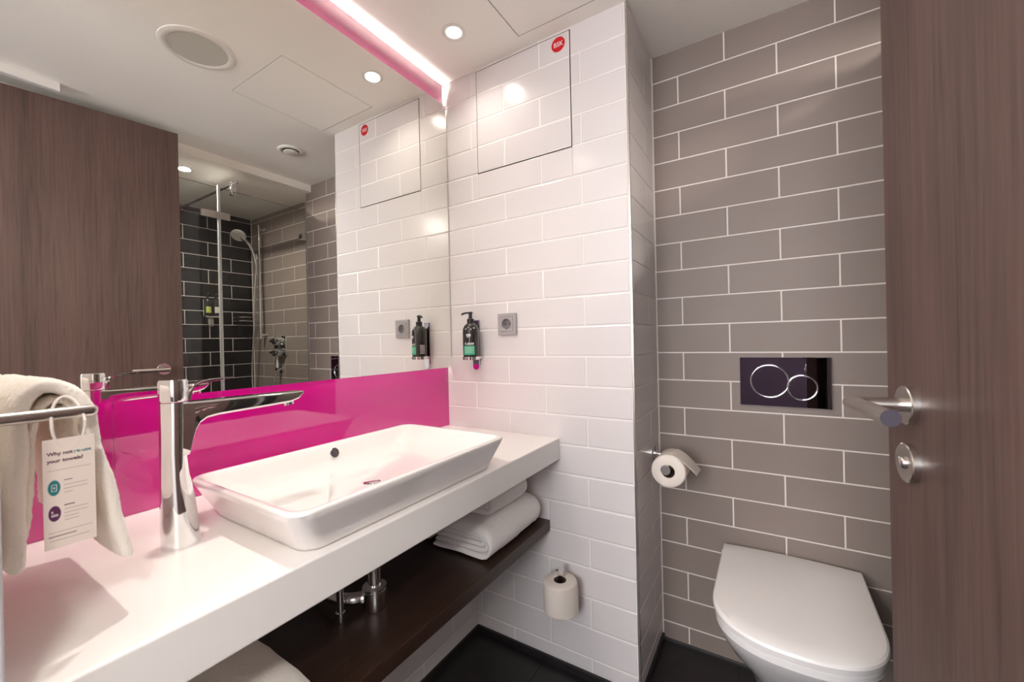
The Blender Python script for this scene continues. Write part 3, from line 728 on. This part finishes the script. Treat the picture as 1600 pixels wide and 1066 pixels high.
tl = thing('toilet', 'white wall-hung toilet with closed lid below the flush plate', 'toilet', (1.150, G, 0.25))
TX = 1.152
def dsh(z, hw, yr, yf, ex=2.6, n=40, wr=None, ym=None):
    """D-shaped outline: straight back at yr, rounded front reaching yf"""
    wr = wr or hw
    if ym is None: ym = yr - (yr-yf)*0.42
    pts = []
    for k in range(n+1):
        a = PI*k/n
        c, s = math.cos(a), math.sin(a)
        pts.append(Vector((TX + hw*math.copysign(abs(c)**(2/ex), c), ym + (yf-ym)*abs(s)**(2/ex), z)))
    for k in range(1, 7):
        f = k/6; pts.append(Vector((TX - hw + (hw-wr)*f, ym + (yr-ym)*f, z)))
    for k in range(1, 7): pts.append(Vector((TX - wr + 2*wr*k/7, yr, z)))
    for k in range(0, 6):
        f = k/6; pts.append(Vector((TX + wr + (hw-wr)*f, yr + (ym-yr)*f, z)))
    return pts
b = nb()
loft(b, [dsh(0.10, 0.085, G-0.0005, 0.08, 2.2), dsh(0.115, 0.098, G-0.0005, 0.06, 2.2), dsh(0.17, 0.112, G-0.0005, 0.02, 2.2), dsh(0.24, 0.130, G-0.0005, -0.045, 2.2), dsh(0.31, 0.156, G-0.0005, -0.10, 2.3, ym=0.04), dsh(0.36, 0.172, G-0.0005, -0.142, 2.35, ym=0.01), dsh(0.392, 0.180, G-0.0005, -0.165, 2.4, ym=0.0), dsh(0.404, 0.182, G-0.0005, -0.172, 2.4, ym=0.0), dsh(0.407, 0.179, G-0.0005, -0.169, 2.4, ym=0.0)])
put('bowl', b, 'ceramic', tl, smooth=40)
b = nb()
loft(b, [dsh(0.4085, 0.179, 0.272, -0.172, 2.4, wr=0.176, ym=0.0), dsh(0.411, 0.183, 0.275, -0.177, 2.4, wr=0.18, ym=0.0), dsh(0.424, 0.184, 0.276, -0.179, 2.4, wr=0.181, ym=0.0), dsh(0.4265, 0.181, 0.273, -0.176, 2.4, wr=0.178, ym=0.0)])
put('seat', b, 'lid', tl, smooth=40)
b = nb()
LX = [dsh(0.4285, 0.183, 0.290, -0.179, 2.4, wr=0.183, ym=0.0), dsh(0.431, 0.187, 0.293, -0.184, 2.4, wr=0.1865, ym=0.0), dsh(0.446, 0.1885, 0.295, -0.188, 2.4, wr=0.1875, ym=0.0), dsh(0.4515, 0.1865, 0.2935, -0.1855, 2.4, wr=0.186, ym=0.0), dsh(0.4545, 0.182, 0.290, -0.180, 2.4, wr=0.183, ym=0.0)]
# facetted top: sloped front apron, flat middle, rear band rising to the hinge line
top = []
for sc_, dz in ((0.86, 0.0035), (0.6, 0.0055), (0.25, 0.0062)):
    rg = dsh(0.4545, 0.182, 0.290, -0.180, 2.4, wr=0.183, ym=0.0)
    top.append([Vector((TX+(p_.x-TX)*sc_, 0.10+(p_.y-0.10)*sc_, 0.4545+dz)) for p_ in rg])
loft(b, LX + top)
for v in b.verts:
    if v.co.y > 0.25: v.co.y += 0.013*(1-((v.co.x-TX)/0.19)**2)
put('lid', b, 'lid', tl, smooth=24)
for s in (-1, 1):
    b = nb(); lathe(b, (TX+s*0.1835, 0.262, 0.440), (s, 0, 0), [(0, 0.0095), (0.005, 0.0095), (0.0065, 0.008)], 18); put('hinge_cap', b, 'chrome', tl, smooth=40)
# paper holder on the niche side wall
nh = thing('paper_holder', 'chrome toilet paper holder on the niche side wall', 'holder', (XC, 0.205, 0.762))
b = nb(); lathe(b, (XC, 0.205, 0.764), (1, 0, 0), [(0, 0.030), (0.0075, 0.030), (0.009, 0.028)], 34); put('rosette', b, 'chrome', nh, smooth=40)
b = nb(); lathe(b, (XC+0.006, 0.205, 0.764), (1, 0, 0), [(0, 0.009), (0.02, 0.009)], 16); put('stub', b, 'chrome', nh, smooth=40)
b = nb(); tube(b, spline([(XC+0.02, 0.205, 0.764), (XC+0.05, 0.205, 0.760), (0.815, 0.202, 0.752), (0.822, 0.193, 0.750), (0.8222, 0.17, 0.750), (0.8222, 0.072, 0.750)], 5), 0.0072, 14); put('bar', b, 'chrome', nh, smooth=40)
b = nb(); lathe(b, (0.8222, 0.086, 0.750), (0, -1, 0), [(0, 0.0085), (0.002, 0.0135), (0.016, 0.0155), (0.0168, 0.0148)], 28); put('end_cap', b, 'steel', nh, smooth=40)
nr = paper_roll('toilet_roll', 'toilet roll with a loose end on the holder in the grey niche', (0.8265, 0.088, 0.741), (0, 1, 0), 0.0535, 0.098, 1.0, 'toilet rolls', squash=0.012)
b = nb()
tp = [(0.838, 0.7945), (0.852, 0.7900), (0.870, 0.779), (0.890, 0.762), (0.905, 0.7475), (0.912, 0.7395)]
sh_ = nb(); sheet(sh_, [(p_.x, p_.y) for p_ in spline([(x, z, 0) for x, z in tp], 4)], 0.0012, [0.092 + 0.09*k/8 for k in range(9)], lambda u, v, s: (u, s, v - 0.006*max(0, (u-0.87)/0.04)*((s-0.092)/0.09)), wob=0.0006)
put('loose_end', sh_, 'paper', nr, smooth=60)
b.free()

# =================================================================== door
DX, DY = 1.262, -0.478
door = put('door_1', box(nb(), DX, DX+0.040, DY-0.755, DY, 0.03, 2.200, 0.001), 'door', None, (DX, DY, 0.0), 0, 'structure')
hz, hy = 1.080, DY-0.072
b = nb(); lathe(b, (DX, hy, hz), (-1, 0, 0), [(0, 0.0262), (0.008, 0.0262), (0.0092, 0.025)], 40); ro = put('handle_rose', b, 'steel', door, smooth=40)
b = nb(); lathe(b, (DX-0.009, hy, hz), (-1, 0, 0), [(0, 0.0098), (0.053, 0.0098)], 24); put('handle_neck', b, 'steel', ro, smooth=40)
b = nb(); lathe(b, (DX-0.062, hy+0.012, hz), (0, -1, 0), [(0, 0.0080), (0.001, 0.0100), (0.128, 0.0100)], 28, True, False); put('handle_lever', b, 'steel', ro, smooth=40)
b = nb(); lathe(b, (DX-0.062, hy+0.012-0.127, hz), (0, -1, 0), [(0, 0.0099), (0.0012, 0.0099)], 28); put('lever_end', b, 'steel_dark', ro, smooth=40)
lz = hz-0.0785
b = nb(); lathe(b, (DX, hy, lz), (-1, 0, 0), [(0, 0.0262), (0.008, 0.0262), (0.0092, 0.025)], 40); lk = put('lock_rose', b, 'steel', door, smooth=40)
b = nb(); lathe(b, (DX-0.009, hy, lz), (-1, 0, 0), [(0, 0.0085), (0.002, 0.0085), (0.004, 0.0075), (0.0055, 0.004)], 24); put('lock_button', b, 'steel', lk, smooth=50)
door.rotation_euler = (0, 0, math.radians(8.5))

# =================================================================== ceiling fittings
def downlight(label, x, y, z, power, ang, tilt=(0, 0), group=None, r=0.027):
    t = thing('downlight', label, 'ceiling light', (x, y, z), group)
    b = nb(); lathe(b, (x, y, z), (0, 0, -1), [(0, r+0.014), (0.002, r+0.014), (0.0035, r+0.011), (0.0025, r+0.004), (0.0008, r-0.001)], 40, True, False); put('rim', b, 'rim', t, smooth=50)
    b = nb(); lathe(b, (x, y, z-0.0004), (0, 0, -1), [(0, r-0.0005), (0.0006, r-0.0008)], 36); put('lens', b, 'lamp', t)
    L = bpy.data.lights.new('downlight_lamp', 'AREA'); L.shape = 'DISK'; L.size = 2*r; L.energy = power; L.color = WARM; L.spread = ang
    lo = bpy.data.objects.new('downlight_lamp', L); COL.objects.link(lo); lo.parent = t; lo.location = (0, 0, -0.006)
    return t
downlight('round recessed downlight in the ceiling near the tiled wall hatch', 0.210, -0.198, CEIL, DOWN_W, math.radians(135))
downlight('round recessed downlight in the ceiling above the hanging towel', 0.210, -0.95, CEIL, DOWN2_W, math.radians(135))
downlight('round recessed downlight in the lowered ceiling by the shower', 1.695, -0.30, 2.2, SHOWER_W, math.radians(170))
sp = thing('ceiling_speaker', 'large round loudspeaker grille in the ceiling, seen in the mirror', 'speaker', (0.598, -0.643, CEIL))
b = nb(); lathe(b, (0.598, -0.643, CEIL), (0, 0, -1), [(0, 0.114), (0.003, 0.113), (0.006, 0.105), (0.006, 0.092), (0.003, 0.088)], 56, True, False); put('rim', b, 'rim', sp, smooth=50)
b = nb(); lathe(b, (0.598, -0.643, CEIL-0.002), (0, 0, -1), [(0, 0.0885), (0.0015, 0.0885)], 48); put('grille', b, 'grille', sp)
vt = thing('ceiling_vent', 'small round white vent valve in the ceiling, seen in the mirror', 'vent', (1.087, -0.030, CEIL))
b = nb(); lathe(b, (1.087, -0.030, CEIL), (0, 0, -1), [(0, 0.066), (0.003, 0.065), (0.008, 0.056), (0.008, 0.046), (0.002, 0.040)], 44, True, False); put('rim', b, 'rim', vt, smooth=50)
b = nb(); lathe(b, (1.087, -0.030, CEIL-0.007), (0, 0, -1), [(0, 0.020), (0.002, 0.036), (0.005, 0.036), (0.007, 0.032)], 36); put('valve_disc', b, 'rim', vt, smooth=50)
b = nb(); lathe(b, (1.087, -0.030, CEIL-0.0006), (0, 0, -1), [(0, 0.042), (0.0006, 0.042)], 36); put('duct', b, 'seam', vt)
hl = thing('hall_fill_lamp', 'round white fill lamp added in the unseen hall outside the doorway', 'ceiling light', (1.95, -1.95, 2.45))  # made-up lamp, placed to brighten towel and basin through the doorway
b = nb(); lathe(b, (1.95, -1.95, 2.45), (0, 0, -1), [(0, 0.20), (0.03, 0.20), (0.04, 0.19)], 40); put('shade', b, 'hall_fill_glow', hl, smooth=50)
b = nb(); lathe(b, (1.95, -1.95, 2.45), (0, 0, -1), [(0, 0.215), (0.012, 0.215), (0.012, 0.2)], 40, False, False); put('rim', b, 'rim', hl, smooth=50)
L = bpy.data.lights.new('hall_fill_light', 'AREA'); L.shape = 'DISK'; L.size = 0.36; L.energy = HALL_FILL_W; L.color = (1.0, 0.95, 0.90)
lo = bpy.data.objects.new('hall_fill_light', L); COL.objects.link(lo); lo.parent = hl; lo.location = (0, 0, -0.045)

# =================================================================== shower (seen in the mirror)
scn = thing('shower_screen', 'fixed clear glass shower screen with chrome bracing bar', 'shower screen', (XS, 0.06, FL))
put('glass_pane', box(nb(), XS-0.004, XS+0.004, -0.196, G-0.004, FL, 2.085), 'glass', scn)
put('glass_edge', box(nb(), XS-0.0065, XS+0.0065, -0.206, -0.194, FL, 2.10, 0.0015), 'glass_edge', scn)
put('wall_profile', box(nb(), XS-0.003, XS+0.003, G-0.006, G, FL, 2.085), 'glass_edge', scn)
b = nb(); lathe(b, (XS-0.07, -0.128, 2.128), (1, 0, 0), [(0, 0.009), (XB-XS+0.064, 0.009)], 18); br = put('bracing_bar', b, 'chrome', scn, smooth=40)
b = nb(); lathe(b, (XS-0.022, -0.128, 2.128), (1, 0, 0), [(0, 0.014), (0.044, 0.014)], 20)
box(b, XS-0.012, XS+0.012, -0.142, -0.114, 2.060, 2.118, 0.003); put('bar_clamp', b, 'chrome', br, smooth=40)
put('wall_clip', box(nb(), XS-0.020, XS+0.020, G-0.045, G-0.0005, 1.888, 1.925, 0.003), 'chrome', scn)
sd = thing('shower_door', 'clear glass shower door hinged to the fixed screen', 'shower door', (XS, -0.45, FL))
put('glass_pane', box(nb(), XS-0.004, XS+0.004, -0.80, -0.210, FL+0.01, 2.085), 'glass', sd)
for z in (1.905, 0.25):
    put('hinge', box(nb(), XS-0.009, XS+0.009, -0.290, -0.145, z, z+0.042, 0.003), 'steel', sd)
b = nb(); tube(b, [(XS-0.005, -0.73, 1.0), (XS-0.045, -0.73, 1.0), (XS-0.045, -0.73, 1.2), (XS-0.005, -0.73, 1.2)], 0.008, 12); put('pull_handle', b, 'chrome', sd, smooth=40)
rs = thing('shower_rail', 'upright chrome shower rail on the grey tiled shower wall', 'rail', (2.235, G2, 1.2))
b = nb(); lathe(b, (2.235, 0.365, 1.235), (0, 0, 1), [(0, 0.010), (0.88, 0.010)], 16); put('rod', b, 'chrome', rs, smooth=40)
for z in (1.26, 2.09):
    b = nb(); lathe(b, (2.235, G2, z), (0, -1, 0), [(0, 0.016), (0.01, 0.012), (0.04, 0.012)], 16); put('wall_bracket', b, 'chrome', rs, smooth=40)
b = nb(); lathe(b, (2.225, 0.340, 1.86), (0.3, -0.2, 1), [(-0.02, 0.015), (0.02, 0.018)], 16); put('slider', b, 'chrome', rs, smooth=40)
hs = thing('hand_shower', 'white and chrome hand shower resting in the rail slider', 'hand shower', (2.22, 0.31, 1.87))
b = nb(); tube(b, spline([(2.222, 0.335, 1.80), (2.222, 0.320, 1.88), (2.225, 0.285, 1.955), (2.235, 0.235, 2.00)], 4), [0.010]*6+[0.011]*4+[0.014]*3, 14); put('handle', b, 'chrome', hs, smooth=50)
b = nb(); lathe(b, (2.238, 0.222, 2.012), (-0.45, -0.45, -0.77), [(-0.014, 0.02), (-0.006, 0.046), (0.004, 0.05), (0.012, 0.048)], 28); put('spray_head', b, 'rim', hs, smooth=40)
b = nb(); tube(b, spline([(2.222, 0.335, 1.80), (2.235, 0.325, 1.6), (2.27, 0.33, 1.3), (2.31, 0.33, 1.0), (2.29, 0.33, 0.80), (2.20, 0.34, 0.72), (2.09, 0.35, 0.80), (2.03, 0.365, 0.985)], 8), 0.007, 10)
tag(put('shower_hose', b, 'chrome', None, (2.222, 0.335, 1.80), 50), 'thin chrome shower hose hanging in a loop on the grey shower wall', 'hose')
mv = thing('shower_mixer', 'chrome shower mixer plate with two knobs on the grey wall', 'shower valve', (2.03, G2, 1.17))
b = nb(); loft(b, [[Vector((p_.x, y_, p_.y)) for p_ in rrect(2.03, 1.17, hx_, hx_*0.95, 0.03, 0, 5)] for y_, hx_ in ((G2, 0.083), (G2-0.008, 0.083), (G2-0.010, 0.080))]); put('plate', b, 'chrome', mv, smooth=40)
for z in (1.125, 1.212):
    b = nb(); lathe(b, (2.03, G2-0.008, z), (0, -1, 0), [(0, 0.034), (0.03, 0.034), (0.045, 0.030), (0.05, 0.026)], 28); kn = put('knob', b, 'chrome', mv, smooth=40)
    put('knob_grip', box(nb(), 1.965, 2.095, G2-0.055, G2-0.030, z-0.010, z+0.010, 0.003), 'chrome', kn)
ot = thing('hose_outlet', 'small chrome hose outlet below the shower mixer', 'outlet', (2.03, G2, 1.0))
b = nb(); lathe(b, (2.03, G2, 1.0), (0, -1, 0), [(0, 0.026), (0.008, 0.026), (0.009, 0.013), (0.04, 0.013)], 24); put('rosette', b, 'chrome', ot, smooth=40)
b = nb(); lathe(b, (2.03, G2-0.03, 0.985), (0, 0, 1), [(0, 0.009), (0.11, 0.007)], 16); put('stem', b, 'rim', ot, smooth=40)
dh = thing('shower_dispenser_holder', 'chrome double dispenser holder on the black shower wall', 'bracket', (XB, 0.10, 1.43))
put('back_plate', box(nb(), XB-0.010, XB, 0.055, 0.145, 1.40, 1.53, 0.003), 'chrome', dh)
put('ledge', box(nb(), XB-0.06, XB-0.008, 0.05, 0.150, 1.395, 1.408, 0.003), 'chrome', dh)
put('pull_tab', box(nb(), XB-0.012, XB, 0.082, 0.118, 1.33, 1.396, 0.012, 3), 'chrome', dh)
for y, mk, lab in ((0.072, 'lime', 'dark pump bottle with a lime label on the black shower wall'), (0.128, 'grille', 'dark pump bottle with a grey label on the black shower wall')):
    t = thing('shower_gel_bottle', lab, 'bottle', (XB-0.036, y, 1.409))
    b = nb(); lathe(b, (XB-0.036, y, 1.4085), (0, 0, 1), [(0, 0.020), (0.003, 0.023), (0.11, 0.023), (0.125, 0.018), (0.13, 0.010)], 24); put('bottle_body', b, 'bottle', t, smooth=50)
    b = nb(); lathe(b, (XB-0.036, y, 1.538), (0, 0, 1), [(0, 0.010), (0.012, 0.010), (0.014, 0.005), (0.03, 0.005), (0.031, 0.008), (0.038, 0.008)], 16); box(b, XB-0.07, XB-0.036, y-0.004, y+0.004, 1.570, 1.576); put('pump', b, 'pump', t, smooth=40)
    b = nb(); loft(b, [[Vector((XB-0.036-0.0236*math.cos(a), y+0.0236*math.sin(a), z)) for a in [-0.8+1.6*k/8 for k in range(9)]] for z in (1.43, 1.475)], False, False, closed=False); put('label', b, mk, t, smooth=60)
bk = thing('wire_basket', 'chrome wire soap basket in the corner of the shower walls', 'basket', (XB-0.06, 0.32, 1.385))
for z in (1.375, 1.402):
    b = nb(); tube(b, [(XB-0.004, 0.26, z), (XB-0.10, 0.26, z), (XB-0.12, 0.28, z), (XB-0.12, G2-0.004, z)], 0.004, 10); put('rail', b, 'chrome', bk, smooth=40)
for k in range(6):
    b = nb(); tube(b, [(XB-0.004-0.0192*k, 0.262, 1.375), (XB-0.004-0.0192*k, G2-0.004, 1.375)], 0.0025, 8); put('wire', b, 'chrome', bk, smooth=40)
